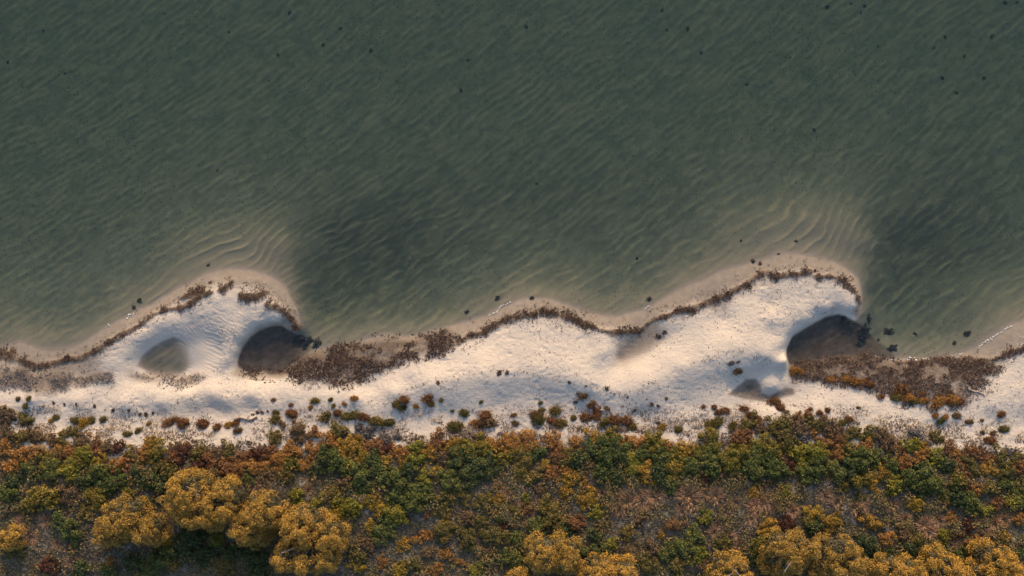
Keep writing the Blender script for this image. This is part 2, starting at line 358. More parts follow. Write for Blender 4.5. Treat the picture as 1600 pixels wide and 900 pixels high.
# ------------------------------------------------------------------ water: closed body with absorbing volume
bx = 1480.0
wv = np.array([(x, y, z) for z in (-4.5, 0) for y in (-bx, bx) for x in (-bx, bx)], float)
wf = [(0,2,3,1),(4,5,7,6),(0,1,5,4),(2,6,7,3),(0,4,6,2),(1,3,7,5)]
wm = mesh_np('water', wv, wf)
wmat, nt, N, L = new_mat('water')
tc = N.new('ShaderNodeNewGeometry'); co = tc.outputs['Position']
gl = N.new('ShaderNodeBsdfGlossy'); gl.inputs['Roughness'].default_value = .08
tr = N.new('ShaderNodeBsdfTransparent'); dt = N.new('ShaderNodeVectorMath'); dt.operation = 'DOT_PRODUCT'; L.new(tc.outputs['Incoming'], dt.inputs[1])
bm_ = N.new('ShaderNodeBump'); bm_.inputs['Strength'].default_value = .35; bm_.inputs['Distance'].default_value = .06
L.new(noise(2.4, 3), bm_.inputs['Height']); L.new(bm_.outputs[0], gl.inputs['Normal']); L.new(bm_.outputs[0], dt.inputs[0])
ca = mul(dt.outputs['Value'], 0, 'ADD'); ab_ = N.new('ShaderNodeMath'); ab_.operation = 'ABSOLUTE'; L.new(ca, ab_.inputs[0])
fres = mul(mul(mul(1., ab_.outputs[0], 'SUBTRACT'), 5., 'POWER'), .98); fres = mul(fres, .02, 'ADD')   # Schlick, the same from above and below
ms = N.new('ShaderNodeMixShader'); L.new(fres, ms.inputs[0]); L.new(tr.outputs[0], ms.inputs[1]); L.new(gl.outputs[0], ms.inputs[2])
ab = N.new('ShaderNodeVolumeAbsorption'); ab.inputs['Color'].default_value = (.38,.59,.50,1); ab.inputs['Density'].default_value = .25
ou = N.new('ShaderNodeOutputMaterial'); L.new(ms.outputs[0], ou.inputs[0]); L.new(ab.outputs[0], ou.inputs[1])
w = link('water', wm, mat=wmat); tag(w, 'dark green shallow sea with rippled sand bed', 'water', kind='structure')

# ------------------------------------------------------------------ leaf / blade builders
def quads(c, u, v, fold=0.0):
    """rhombic leaves: centre c, half axes u (long) and v (short)"""
    k = len(c); nrm = np.cross(u, v); nrm /= np.linalg.norm(nrm, axis=1, keepdims=True)+1e-9
    f = nrm*np.linalg.norm(v, axis=1, keepdims=True)*fold
    vv = np.stack([c-u, c+v*.9+f, c+u, c-v*.9+f], 1).reshape(-1, 3)
    return vv, np.arange(4*k).reshape(k, 4)
def unit(a): return a/(np.linalg.norm(a, axis=-1, keepdims=True)+1e-9)
def rdir(rg, k): return unit(rg.normal(size=(k, 3)))
def leaves_on_lobes(rg, lobes, per, size, flat=.5, asp=.5, low=-.25):
    """leaves over the outer skin of overlapping lobes; lobes = (cx,cy,cz,rx,rz)"""
    cs, us, vs = [], [], []
    lob = np.array(lobes)
    for (cx, cy, cz, rr, rz) in lobes:
        k = int(per*rr*rr) + 6
        d = rdir(rg, k*2); d = d[d[:, 2] > low][:k]; k = len(d)
        rad = (1-.42*rg.random(k)**2+np.where(rg.random(k) < .14, .32*rg.random(k), 0))[:, None]
        p = np.array([cx, cy, cz])+d*np.array([rr, rr, rz])*rad
        ins = np.zeros(k, bool)                        # drop leaves buried deep in a neighbouring lobe
        for (ax, ay, az, ar, arz) in lobes:
            e = ((p-np.array([ax, ay, az]))/np.array([ar, ar, arz])); ins |= (e*e).sum(1) < .42
        p = p[~ins]; d = d[~ins]; k = len(p)
        nrm = unit(d*1.0+rdir(rg, k)*flat+np.array([0, 0, .25])); t = unit(np.cross(nrm, rdir(rg, k))); b = np.cross(nrm, t)
        s = size*(.65+.7*rg.random(k))[:, None]
        cs.append(p); us.append(t*s); vs.append(b*s*asp)
    return quads(np.concatenate(cs), np.concatenate(us), np.concatenate(vs), .35)
def tubes(segs, sides=5):
    v, f = [], []
    for (a, b, ra, rb) in segs:
        a = np.array(a, float); b = np.array(b, float); t = unit(b-a); s = unit(np.cross(t, [.31, .87, .37])); q = np.cross(t, s); o = len(v)
        for (p, r_) in ((a, ra), (b, rb)):
            for i in range(sides):
                an = 2*math.pi*i/sides; v.append(p+(s*math.cos(an)+q*math.sin(an))*r_)
        for i in range(sides):
            j = (i+1) % sides; f.append((o+i, o+j, o+sides+j, o+sides+i))
    return np.array(v), np.array(f)

bark = leaf_mat('bark', [(.10,.075,.055),(.19,.15,.12),(.30,.26,.22)], 0, .85)
pale_bark = leaf_mat('pale_bark', [(.24,.19,.15),(.34,.28,.23)], 0, .8)
TM = {
 'o':  leaf_mat('orange_leaves', [(.078,.049,.018),(.221,.104,.029),(.351,.163,.042),(.325,.195,.046)]),
 'r':  leaf_mat('rust_leaves', [(.052,.033,.018),(.143,.062,.029),(.221,.098,.036),(.169,.117,.039)]),
 'dr': leaf_mat('dark_red_leaves', [(.035,.018,.013),(.08,.030,.018),(.12,.045,.022)]),
 'g':  leaf_mat('green_leaves', [(.024,.038,.014),(.054,.077,.023),(.102,.118,.029),(.204,.168,.036)]),
 'dg': leaf_mat('dark_green_leaves', [(.018,.031,.016),(.038,.058,.023),(.070,.089,.029),(.144,.126,.034)]),
 'yg': leaf_mat('yellow_green_leaves', [(.044,.066,.013),(.121,.132,.020),(.220,.187,.024),(.330,.231,.033)]),
 'y':  leaf_mat('yellow_leaves', [(.08,.075,.014),(.22,.15,.02),(.33,.21,.028),(.36,.20,.03)]),
 'go': leaf_mat('golden_leaves', [(.078,.056,.013),(.213,.129,.020),(.314,.179,.027),(.358,.202,.034)]),
 'gg': leaf_mat('gold_tipped_leaves', [(.027,.049,.012),(.085,.095,.017),(.207,.146,.024),(.329,.189,.029)]),
 'ol': leaf_mat('olive_leaves', [(.035,.043,.015),(.088,.081,.022),(.150,.112,.027),(.237,.138,.035)]),
 'br': leaf_mat('brown_leaves', [(.044,.033,.022),(.106,.069,.037),(.188,.112,.056),(.150,.125,.050)]),
 'gy': leaf_mat('grey_twigs', [(.05,.043,.04),(.12,.105,.098),(.21,.185,.17)], .05),
 'st': leaf_mat('straw_blades', [(.13,.08,.045),(.29,.175,.10),(.45,.275,.165),(.40,.27,.17)]),
 'inner_shade': leaf_mat('inner_foliage_shade', [(.02,.022,.012),(.045,.042,.02),(.075,.06,.026)], .05),  # inner tree leaves, darkened to paint shade into the gaps between tufts
 'tree': leaf_mat('tree_leaves', [(.074,.059,.020),(.221,.140,.030),(.367,.213,.036),(.490,.261,.046)], .2),
}
CN = {'o':'orange','r':'rust-brown','dr':'dark red-brown','g':'green','dg':'dark green','yg':'yellow-green','y':'yellow','go':'golden','gg':'gold-tipped green','ol':'olive','br':'brown','gy':'grey twiggy','st':'straw-coloured'}

# prototypes: unit radius, three size classes so that leaves keep their own size
def shrub_proto(seed, rad, leaf):
    rg = np.random.default_rng(seed); lobes = [(0, 0, .26*rad, .5*rad, .42*rad)]
    ax = rg.random()*3.14; el = 1.0+.45*rg.random()
    for i in range(12+int(16*rad)):
        a = rg.random()*6.283; r_ = (.25+.75*rg.random()**.8)*rad; q = (.12+.17*rg.random())*rad+.03
        x_, y_ = r_*math.cos(a)*el, r_*math.sin(a)/el; x_, y_ = x_*math.cos(ax)-y_*math.sin(ax), x_*math.sin(ax)+y_*math.cos(ax)
        lobes.append((x_, y_, (.10+.5*rg.random()*(1.1-r_/rad*.7))*rad, q, q*(.8+.4*rg.random())))
    v, f = leaves_on_lobes(rg, lobes, 1700 if rad < .9 else 1500, leaf, .9)
    seg = []
    for i in range(8):
        a = rg.random()*6.283; e = np.array([math.cos(a)*.5*rad, math.sin(a)*.5*rad, .5*rad])
        m_ = e*.45+rg.normal(size=3)*.05*rad; seg += [((0,0,-.1), m_, .03*rad+.008, .02*rad+.005), (m_, e, .02*rad+.005, .006)]
    sv, sf = tubes(seg, 4)
    return mesh_np('shrub_foliage', v, f), mesh_np('shrub_stems', sv, sf)
CLS = [(.35, .066), (.65, .074), (1.05, .080)]
SH = [[shrub_proto(100+10*k+j, r_, lf) for j in range(5)] for k, (r_, lf) in enumerate(CLS)]
def blades_proto(seed, k, tilt0, tilt1, ln, wd, lean=(0, 0), base=.3):
    rg = np.random.default_rng(seed); az = rg.random(k)*6.283; tl = np.radians(tilt0+(tilt1-tilt0)*rg.random(k)**.8)
    d = np.stack([np.cos(az)*np.sin(tl)+lean[0], np.sin(az)*np.sin(tl)+lean[1], np.cos(tl)], 1); d = unit(d)
    b0 = np.stack([np.cos(az)*base*rg.random(k), np.sin(az)*base*rg.random(k), np.zeros(k)-.04], 1)
    le = (ln*(.6+.55*rg.random(k)))[:, None]; s = unit(np.cross(d, rdir(rg, k)))*wd
    m_ = b0+d*le*.55; t = b0+d*le+np.array([0, 0, -.22])*le*(rg.random(k)[:, None])
    v = np.stack([b0, m_+s, t, m_-s], 1).reshape(-1, 3); return v, np.arange(4*k).reshape(k, 4)
TU = []
for j in range(8):
    rg = np.random.default_rng(300+j); VV, FF, o_ = [], [], 0
    for i in range(4+j % 4):
        cx_, cy_, rr = np.clip(rg.normal(), -1.4, 1.4)*.34, np.clip(rg.normal(), -1.4, 1.4)*.22, .36+.28*rg.random()
        v1, f1 = blades_proto(1000+20*j+i, 60, 5, 85, rr*1.5, .045, (0, 0), rr*.5); VV.append(v1+np.array([cx_, cy_, 0])); FF.append(f1+o_); o_ += len(v1)
        v1, f1 = leaves_on_lobes(rg, [(cx_, cy_, .22*rr, rr, rr*.8)], 420, .10, .9, .42); VV.append(v1); FF.append(f1+o_); o_ += len(v1)
    k = 70; c_ = np.stack([np.clip(rg.normal(size=k), -1.6, 1.6)*.55, np.clip(rg.normal(size=k), -1.6, 1.6)*.36, .04+.06*rg.random(k)], 1)      # runners and litter round the tufts
    nn = unit(rdir(rg, k)*.5+np.array([0, 0, 1.])); t = unit(np.cross(nn, rdir(rg, k))); v1, f1 = quads(c_, t*.13, np.cross(nn, t)*.04, .3)
    VV.append(v1); FF.append(f1+o_)
    TU.append(mesh_np('tussock', np.concatenate(VV), np.concatenate(FF)))
ST = [mesh_np('grass_tuft', *blades_proto(360+j, 330, 15, 75, 1.15, .03, (.25*math.cos(2.2+j), .35*math.sin(2.2+j)), .55)) for j in range(4)]

# ------------------------------------------------------------------ labels that single each thing out
LM = [(14,837,'the left-edge tree'),(187,814,'the leftmost big tree'),(310,780,'the twin-domed tree'),(400,815,'the narrow big tree'),(480,842,'the clump-skirted big tree'),
      (864,872,'the bottom-centre round tree'),(950,890,'the half-cut bottom-centre tree'),(1146,888,'the lone bottom-edge tree'),(1235,866,'the left touching tree'),(1318,870,'the right touching tree'),(1410,886,'the right-hand bottom tree row'),(1560,878,'the bottom-right corner tree'),
      (260,562,'the enclosed wet basin'),(425,548,'the left dark pool'),(320,645,'the shaded sand hollow'),(570,560,'the middle seaweed mat'),(840,500,'the middle sand point'),(972,560,'the small damp hollow'),
      (1182,608,'the small dark puddle'),(1310,530,'the right dark pool'),(1420,600,'the right seaweed mat'),(1275,420,'the right spit tip'),(385,430,'the left spit tip'),(90,592,'the left seaweed mat')]
ORD = ['leftmost','second from left','third from left','fourth from left','fifth from left','sixth from left','seventh from left','eighth from left','ninth from left','tenth from left','eleventh from left','twelfth from left']
PEND = []
def where(px, py, marks=LM):
    b = min(marks, key=lambda m: math.hypot(px-m[0], (py-m[1])*1.3)); dx, dy = px-b[0], py-b[1]; d = math.hypot(dx, dy)
    a = math.degrees(math.atan2(-dy, dx)) % 360
    w_ = ['right of','above-right of','above','above-left of','left of','below-left of','below','below-right of'][int((a+22.5)//45) % 8]
    return ('close ' if d < 45 else 'far ' if d > 120 else '')+w_+' '+b[2]
def pend(o, px, py, head, cat, group):
    o['category'] = cat; o['group'] = group; PEND.append((o, px, py, head+' '+where(px, py)))
def flush():
    by = {}
    for e in PEND: by.setdefault(e[3], []).append(e)
    for s, es in by.items():
        es.sort(key=lambda e: e[1])
        for i, e in enumerate(es):
            e[0]['label'] = s if len(es) == 1 else s+', '+(ORD[i] if i < len(ORD) else 'number %d from left' % (i+1))

# ------------------------------------------------------------------ trees
def tree(label, ells, h, seed, pale=False):
    """ells: (px, py, rx_px, ry_px) outlines of the crown's domes as seen; h: tree height"""
    rg = np.random.default_rng(seed); h *= 1.25; ells = [(a, b+6, c*.84, d*.9+5) for (a, b, c, d) in ells]
    cx = np.mean([e[0] for e in ells]); cy = np.mean([e[1] for e in ells])
    X, Y, z = wpos(cx, cy, h*.62); root = bpy.data.objects.new('coastal_tree', None); COL.objects.link(root); root.location = (X, Y, z)
    root.empty_display_size = .5
    lobes = []; segs = [((0, 0, -.3), (.05, .03, h*.3), .2, .15)]
    for (ex, ey, rx, ry) in ells:
        k = (HC-z-h*.62)/HC; ox, oy = (ex-cx)*M*k, -(ey-cy)*M*k; rx *= M*k; ry *= M*k
        nl = int(17*rx*ry)+8
        for i in range(nl):
            a = rg.random()*6.283; q = math.sqrt(rg.random())*.86
            lx, ly = math.cos(a)*q, math.sin(a)*q
            dome = math.sqrt(max(0, 1-q*q*.95)); r_ = .16+.20*rg.random()
            lobes.append((ox+lx*rx, oy+ly*ry, h*(.26+.62*dome*(.74+.38*rg.random())), r_, r_*.8))
        for i in range(int(4*rx*ry)+4):               # lower skirt
            a = rg.random()*6.283; r_ = .34+.2*rg.random()
            lobes.append((ox+math.cos(a)*rx*.8, oy+math.sin(a)*ry*.8, h*(.16+.2*rg.random()), r_, r_*.8))
        for i in range(int(7*rx*ry)+5):               # low boughs on the lee side
            a = math.radians(200+140*rg.random()); r_ = .26+.22*rg.random(); q = .85+.5*rg.random()
            lobes.append((ox+math.cos(a)*rx*.9*q, oy+math.sin(a)*ry*q, h*(.10+.26*rg.random()), r_, r_*.8))
        for i in range(6):
            a = i*1.05+rg.random()*.6; e = (ox+math.cos(a)*rx*.62, oy+math.sin(a)*ry*.62, h*(.55+.25*rg.random()))
            m_ = (e[0]*.4, e[1]*.4, h*.42); segs += [((.05, .03, h*.3), m_, .12, .08), (m_, e, .08, .03)]
    v, f = leaves_on_lobes(rg, lobes, 1750, .058, .85, .55, -.45)
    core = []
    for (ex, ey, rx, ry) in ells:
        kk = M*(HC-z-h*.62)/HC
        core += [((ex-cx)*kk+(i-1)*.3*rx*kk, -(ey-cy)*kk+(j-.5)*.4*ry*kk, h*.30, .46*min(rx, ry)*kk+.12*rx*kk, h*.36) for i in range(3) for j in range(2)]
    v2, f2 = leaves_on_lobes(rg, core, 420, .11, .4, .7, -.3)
    link('inner_foliage_shade', mesh_np('inner_foliage_shade', v2, f2), root, TM['inner_shade'])  # core leaves: shade put into their colour, also stops light through the crown
    link('crown', mesh_np('crown', v, f), root, TM['tree'])
    sv, sf = tubes(segs, 6); link('trunk', mesh_np('trunk', sv, sf, True), root, bark)
    if pale:
        s2 = []
        for (bx_, by_, a) in pale:
            p = np.array([(bx_-cx)*M*.95, -(by_-cy)*M*.95, h*.93]); d = np.array([math.cos(a), math.sin(a), .25])*.42
            s2 += [(p-d, p+d*.2, .035, .03), (p+d*.2, p+d+np.array([.08,.1,0]), .03, .012), (p+d*.2, p+d*.7+np.array([-.16,.1,.05]), .02, .01)]
        sv, sf = tubes(s2, 5); link('bare_branch', mesh_np('bare_branch', sv, sf), root, pale_bark)
    tag(root, label, 'tree', 'golden coastal trees in the dune scrub'); return root
tree('small golden tree cut by the left edge of the picture', [(12,836,20,11)], 1.5, 501)
tree('golden tree with a lobe to the lower right, leftmost of four big trees', [(188,806,44,28),(224,826,28,18),(165,828,26,16)], 3.2, 502)
tree('widest golden tree with two joined domes, second of the four big trees', [(288,770,44,34),(345,781,37,31),(310,796,40,24)], 3.6, 503)
tree('narrow golden tree squeezed between the twin-domed tree and the clump-skirted tree', [(407,797,40,27),(385,820,34,24)], 3.3, 504)
tree('golden tree with separate clumps along its lower side, rightmost of four big trees', [(470,822,44,30),(510,834,28,22),(443,868,20,20),(478,872,22,18),(508,868,16,18)], 3.4, 505)
tree('round orange-gold tree at the bottom, right of the picture centre line', [(848,862,32,25),(885,862,28,26)], 3.0, 506)
tree('golden tree half cut by the bottom edge beside the round bottom-centre tree', [(936,891,34,21),(978,893,24,18)], 2.8, 507)
tree('smallest golden tree top poking in at the bottom edge, left of centre pair', [(812,897,15,13)], 1.8, 508)
tree('lone golden tree with bare pale branch, cut by the bottom edge', [(1146,890,40,23)], 2.8, 509, [(1145,886,2.2),(1130,893,.6)])
tree('golden tree with pale bare twigs, left tree of the touching pair', [(1232,862,40,33),(1262,855,18,20)], 3.3, 510, [(1222,876,1.1)])
tree('golden tree with dark lower side, right one of the touching pair', [(1318,871,46,33)], 3.3, 511)
tree('ragged golden tree at the bottom edge, first right of the touching pair', [(1395,886,30,17),(1432,890,24,14)], 2.5, 512)
tree('golden tree in the bottom row between the ragged tree and the corner tree', [(1474,880,31,22),(1500,893,22,14)], 2.7, 513)
tree('olive-gold tree nearest the bottom right corner of the picture', [(1560,872,36,22),(1582,890,28,16),(1536,894,24,12)], 2.8, 514)

# ------------------------------------------------------------------ shrubs:  (px, py, radius px, colour)
SHRUBS = '''
10 654 11 br|5 644 10 br|34 657 12 ol|10 681 13 br|51 681 11 br|34 684 11 ol|59 686 10 br|101 678 9 ol|116 676 9 ol|81 690 10 br|95 691 10 ol|125 690 11 br|147 695 11 r|167 700 11 br|181 701 11 dr|203 712 11 ol|233 691 9 go
3 705 13 o|30 712 14 o|52 711 13 o|80 716 12 r|101 708 15 o|73 727 15 gg|133 711 15 yg|149 712 12 r|152 727 14 y|120 724 15 gg|177 733 14 o|243 706 16 gg|226 712 11 o|206 734 14 r|268 720 13 r|250 728 13 ol
287 698 9 r|309 708 13 ol|283 711 13 dr|270 700 10 br|354 708 12 ol|381 715 12 r|405 711 13 dr|422 711 11 r|397 730 15 o|435 720 15 o|456 706 13 o|452 727 13 gg|489 708 15 o|474 728 9 o|515 691 14 o|533 706 15 go|523 722 18 g|500 728 14 dg|354 730 14 r|329 725 14 r|375 732 12 o|310 728 12 dr|340 716 11 br|464 674 15 br|489 679 9 r|530 674 13 ol|427 686 11 ol|440 665 6 br
552 695 14 go|591 698 14 r|650 700 12 yg|682 693 16 r|704 698 13 go|737 702 20 gg|718 708 15 gg|758 708 16 gg|771 700 13 o|800 698 15 o|621 711 13 o|634 708 12 r|565 715 12 y|601 725 10 y|628 727 10 y|670 711 12 go|648 720 12 yg|742 724 24 dg|712 724 16 dg|783 715 14 gg|576 704 11 r|610 700 10 dr|584 718 13 g|690 716 13 br|763 735 16 dg
827 696 17 o|810 706 14 gg|838 708 14 g|864 691 13 o|874 713 15 r|901 693 12 o|928 690 13 go|957 683 13 gg|960 697 18 g|928 708 17 dg|972 690 10 o|994 693 12 o|1016 686 9 yg|1028 700 16 gg|1043 701 10 o|985 722 14 yg|1001 713 15 g|850 728 9 y|861 737 9 o|883 735 9 o|945 733 11 g|1008 734 14 go|1053 710 13 gg|1072 703 12 go|890 712 15 ol|905 720 14 dg|820 722 15 ol|968 712 15 dg|1036 718 14 g|1064 722 13 gg
1114 695 18 gg|1083 708 11 o|1156 688 13 r|1168 686 11 r|1188 696 18 gg|1208 706 18 gg|1159 711 17 gg|1232 691 15 ol|1249 706 13 yg|1274 711 17 yg|1286 705 12 go|1308 708 13 o|1254 727 11 yg|1237 728 9 dr|1333 708 14 ol|1174 725 20 g|1114 720 18 g|1140 724 17 gg|1205 727 17 g|1095 716 15 gg|1249 654 10 r|1266 654 9 r|1227 663 12 ol|1249 668 14 br|1274 663 12 ol|1294 664 13 br|1208 669 11 ol|1272 676 8 o|1311 690 12 r|1303 674 11 br|1282 695 11 r|1171 663 13 ol|1190 671 10 br|1225 678 11 br|1258 684 9 gy|1338 676 9 ol|1325 684 9 ol
1360 679 13 ol|1386 690 15 br|1424 695 12 yg|1465 684 11 ol|1355 698 11 o|1408 703 10 r|1448 706 11 go|1484 705 11 r|1495 710 8 o|1438 681 11 gy|1465 718 14 yg|1438 718 11 o|1411 723 12 o|1521 708 11 r|1565 717 13 ol|1590 722 13 ol|1499 730 11 r|1544 718 11 r|1381 733 11 go|1343 722 18 g|1366 718 14 g|1395 726 13 g|1480 726 13 dg|1445 736 14 g|1520 732 12 ol|1548 734 12 go|1578 738 13 ol|1600 735 13 r|1508 716 9 br|1580 706 8 gy
61 779 21 gg|100 825 19 g|107 739 16 yg|77 739 16 g|152 738 16 g|149 779 16 gg|161 760 14 g|198 767 9 yg|177 753 15 g|210 741 15 dg|12 772 13 g|14 732 11 o|105 774 17 br|168 881 9 o|168 858 6 r|168 893 13 g|245 877 17 g|257 849 10 y|75 886 14 dr|112 863 9 br|124 891 13 dg|246 781 5 o|228 752 14 dg|20 752 12 dg|46 735 12 g|128 752 13 dg|225 790 12 dg|36 800 10 ol|205 880 13 dg|230 895 13 g|20 862 13 ol|130 800 11 ol
330 830 8 o|337 846 11 yg|295 842 19 dg|391 872 20 dg|269 884 11 ol|388 748 10 g|463 776 11 yg|493 786 10 yg|447 740 12 ol|365 740 13 r|519 767 9 y|524 802 10 y|320 868 16 dg|350 885 15 ol|290 866 13 dg|265 740 13 ol|250 760 13 dg|420 742 11 br|360 862 14 dg|405 893 14 dg|556 868 12 ol
541 730 12 yg|560 746 16 g|585 737 14 g|599 746 14 g|571 765 11 g|623 755 15 g|660 746 12 yg|681 741 10 y|651 767 16 g|646 785 17 g|665 779 12 g|702 755 17 g|697 776 14 ol|620 776 14 g|581 783 10 y|592 796 12 y|618 804 16 yg|548 793 15 yg|527 783 9 yg|532 806 10 y|576 823 8 y|597 833 17 g|667 807 6 r|665 839 9 o|651 846 7 o|630 853 11 go|693 828 16 ol|730 842 17 ol|772 839 15 ol|697 868 9 o|718 879 7 o|557 888 10 y|597 879 9 o|623 893 12 y|679 891 10 o|742 893 10 yg|753 882 9 g|646 884 10 ol|777 783 9 go|772 804 6 o|756 785 13 ol|735 742 19 dg|779 811 7 g|786 874 10 g|640 735 13 dg|690 800 13 ol|728 780 13 ol|728 812 13 br|750 815 11 ol|575 855 11 br|670 865 9 br|765 860 10 br|540 755 12 br|606 818 12 g
820 781 7 yg|824 795 9 r|806 800 9 ol|864 744 12 r|885 740 9 o|897 749 13 go|885 772 11 go|915 762 7 o|920 781 15 go|943 740 13 g|948 715 18 g|990 730 15 yg|1009 742 14 go|932 800 11 yg|864 809 21 ol|845 823 16 g|901 818 12 r|789 825 8 dr|957 851 9 yg|929 863 15 dg|943 821 10 br|990 863 13 br|1013 884 15 ol|1034 837 7 go|808 878 16 g|810 849 12 g|880 828 13 dg|835 745 12 ol|812 740 11 ol|965 746 13 dg|1030 748 14 dg|845 765 10 br|1020 860 12 br|980 835 11 ol|1000 812 10 br|930 840 11 dg|1040 868 12 g
1054 734 15 gg|1080 730 17 g|1115 732 14 g|1145 727 16 gg|1180 735 18 g|1213 735 16 g|1049 760 12 g|1103 748 8 dr|1180 769 9 go|1227 769 9 yg|1255 740 12 g|1238 735 8 dr|1273 737 17 g|1292 741 6 o|1103 809 11 yg|1054 821 11 r|1087 839 14 g|1068 858 16 g|1091 870 12 yg|1131 853 14 ol|1203 830 15 go|1189 853 16 gg|1231 821 12 dr|1269 807 15 y|1273 821 14 dg|1299 818 15 go|1060 888 13 ol|1175 872 11 dg|1100 890 12 br|1310 740 15 g|1330 740 14 dg|1318 760 10 ol|1130 742 10 br|1205 752 9 br
1433 788 12 y|1447 755 18 g|1423 748 16 g|1398 758 14 yg|1465 758 15 g|1342 751 15 gg|1365 755 11 go|1379 740 12 go|1526 769 10 o|1512 753 11 r|1498 755 13 gg|1540 800 11 yg|1517 785 17 g|1500 777 13 dg|1563 788 10 r|1587 781 14 yg|1552 764 13 ol|1594 811 9 o|1489 811 9 o|1514 823 10 dr|1493 837 8 dr|1363 818 12 go|1388 842 11 o|1416 835 12 br|1475 839 9 yg|1435 847 15 ol|1428 860 16 dg|1360 854 15 dg|1524 853 13 r|1500 870 11 g|1570 842 12 go|1580 760 12 g|1600 760 12 ol|1480 780 11 ol|1598 790 10 g|1345 780 9 ol|1540 838 10 br|1345 800 8 br|1470 860 11 dg|1598 868 10 g|1390 866 10 dg'''
sc = 0
for row in SHRUBS.replace('\n', '|').split('|'):
    q = row.split()
    if len(q) != 4: continue
    px, py, r_, t = float(q[0]), float(q[1]), float(q[2])*1.12, q[3]
    rm = r_*M; k = 0 if rm < .46 else 1 if rm < .82 else 2
    hgt = .85+.35*random.random()
    X, Y, z = wpos(px, py, rm*.5)
    fo, stm = SH[k][sc % 5]; s = rm/CLS[k][0]; rz = random.random()*6.283
    kd = ('leafy_bush', 'leafy bush', 'bush') if t in ('g','dg','gg','yg') else ('heath_shrub', 'heath shrub', 'shrub')
    root = bpy.data.objects.new(kd[0], None); COL.objects.link(root); root.location = (X, Y, z-.03); root.rotation_euler = (0, 0, rz)
    root.scale = (s*(.92+.16*random.random()), s*(.92+.16*random.random()), s*hgt*(1.05 if t in 'g dg gg yg'.split() else .9)); root.empty_display_size = .3
    link('foliage', fo, root, TM[t]); link('stem', stm, root, bark)
    sz = 'small' if r_ < 10 else 'large' if r_ > 16.5 else 'mid-sized'
    pend(root, px, py, f'{sz} {CN[t]} {kd[1]}', kd[2], 'leafy bushes of the dune scrub' if kd[2] == 'bush' else 'heath shrubs of the dune scrub'); sc += 1

# ------------------------------------------------------------------ tussocks on the open sand, and straw tufts
TUSS = '''
27 624 6 br|38 635 6 ol|44 623 6 ol|88 652 6 ol|79 659 6 go|113 656 9 ol|128 661 9 go|142 657 8 ol|160 656 8 ol|216 673 7 ol|231 663 5 go|199 678 7 ol|260 661 11 r|273 655 9 r|285 662 10 r|315 664 10 r|338 668 10 r|354 666 7 go|367 662 9 r|370 674 8 br|427 626 5 r|432 645 7 ol|429 656 9 ol|454 647 9 r|454 633 5 r|493 627 8 ol|485 637 6 o|516 625 4 ol|520 634 5 ol|537 630 5 o|508 652 9 ol|526 646 7 r|540 651 11 ol
552 623 6 o|619 631 9 ol|632 625 9 r|628 637 8 ol|651 636 7 go|669 623 8 r|673 631 7 ol|689 625 6 ol|752 628 4 ol|707 642 4 ol|724 646 8 ol|554 651 13 ol|570 654 12 r|587 658 11 ol|607 661 9 ol|758 650 14 r|766 662 13 br|748 664 10 r|710 669 12 ol|741 660 8 o|801 649 6 r|574 676 11 gy|599 688 11 gy|560 668 10 gy|550 684 9 br|620 684 8 gy|806 662 6 br
910 619 9 br|904 614 6 gy|925 632 7 r|934 639 7 r|949 639 6 br|834 649 9 r|846 641 6 ol|840 657 12 ol|869 644 11 ol|861 657 12 r|877 663 9 ol|896 654 6 ol|915 654 11 r|931 651 10 r|945 661 11 ol|962 657 10 r|980 659 12 r|986 666 9 ol|1036 668 6 go|1061 671 7 ol|1041 623 4 ol|1028 661 4 br|1153 580 8 br|1143 568 5 gy|845 630 5 ol|898 628 5 gy
1099 636 5 r|1116 637 5 r|1134 642 9 r|1125 645 7 r|1120 660 12 ol|1109 663 8 ol|1164 640 9 r|1175 649 9 r|1210 628 10 r|1220 637 10 r|1229 644 6 br|1267 640 5 r|1281 646 7 r|1294 641 6 r|1316 661 9 ol|1330 657 9 r|1146 666 8 ol|1183 656 8 r|1288 652 6 r
1411 610 13 r|1403 620 11 ol|1430 626 8 ol|1377 620 7 r|1448 627 10 o|1468 629 11 o|1490 625 10 o|1503 627 8 r|1462 650 7 o|1478 652 8 o|1470 659 8 g|1497 651 8 br|1514 659 8 br|1566 648 7 r|1571 671 9 ol|1535 657 5 br|1551 678 6 br|1536 676 5 br|1548 690 10 r|1342 638 4 ol|1340 676 8 ol|1240 580 9 o|1253 582 8 o|1300 594 9 o|1335 597 10 o|1322 592 8 o|1360 600 9 r|1350 595 7 o|1440 615 8 r|1420 622 9 o'''
ti = 0
for row in TUSS.replace('\n', '|').split('|'):
    q = row.split()
    if len(q) != 4: continue
    px, py, r_, t = float(q[0]), float(q[1]), float(q[2])*1.0, q[3]; rm = r_*M
    X, Y, z = wpos(px, py, rm*.4)
    o = link('beach_tussock', TU[ti % 8], None, TM[t], (X, Y, z-.02), random.choice((0, math.pi))+random.uniform(-.5, .5), (rm*random.uniform(.85,1.2), rm*random.uniform(.8,1.1), rm*(.8+.3*random.random())))
    sz = 'tiny' if r_ < 6 else 'small' if r_ < 9.5 else 'broad'
    pend(o, px, py, f'{sz} {CN[t]} tussock on sand', 'tussock', 'tussocks on the open sand'); ti += 1
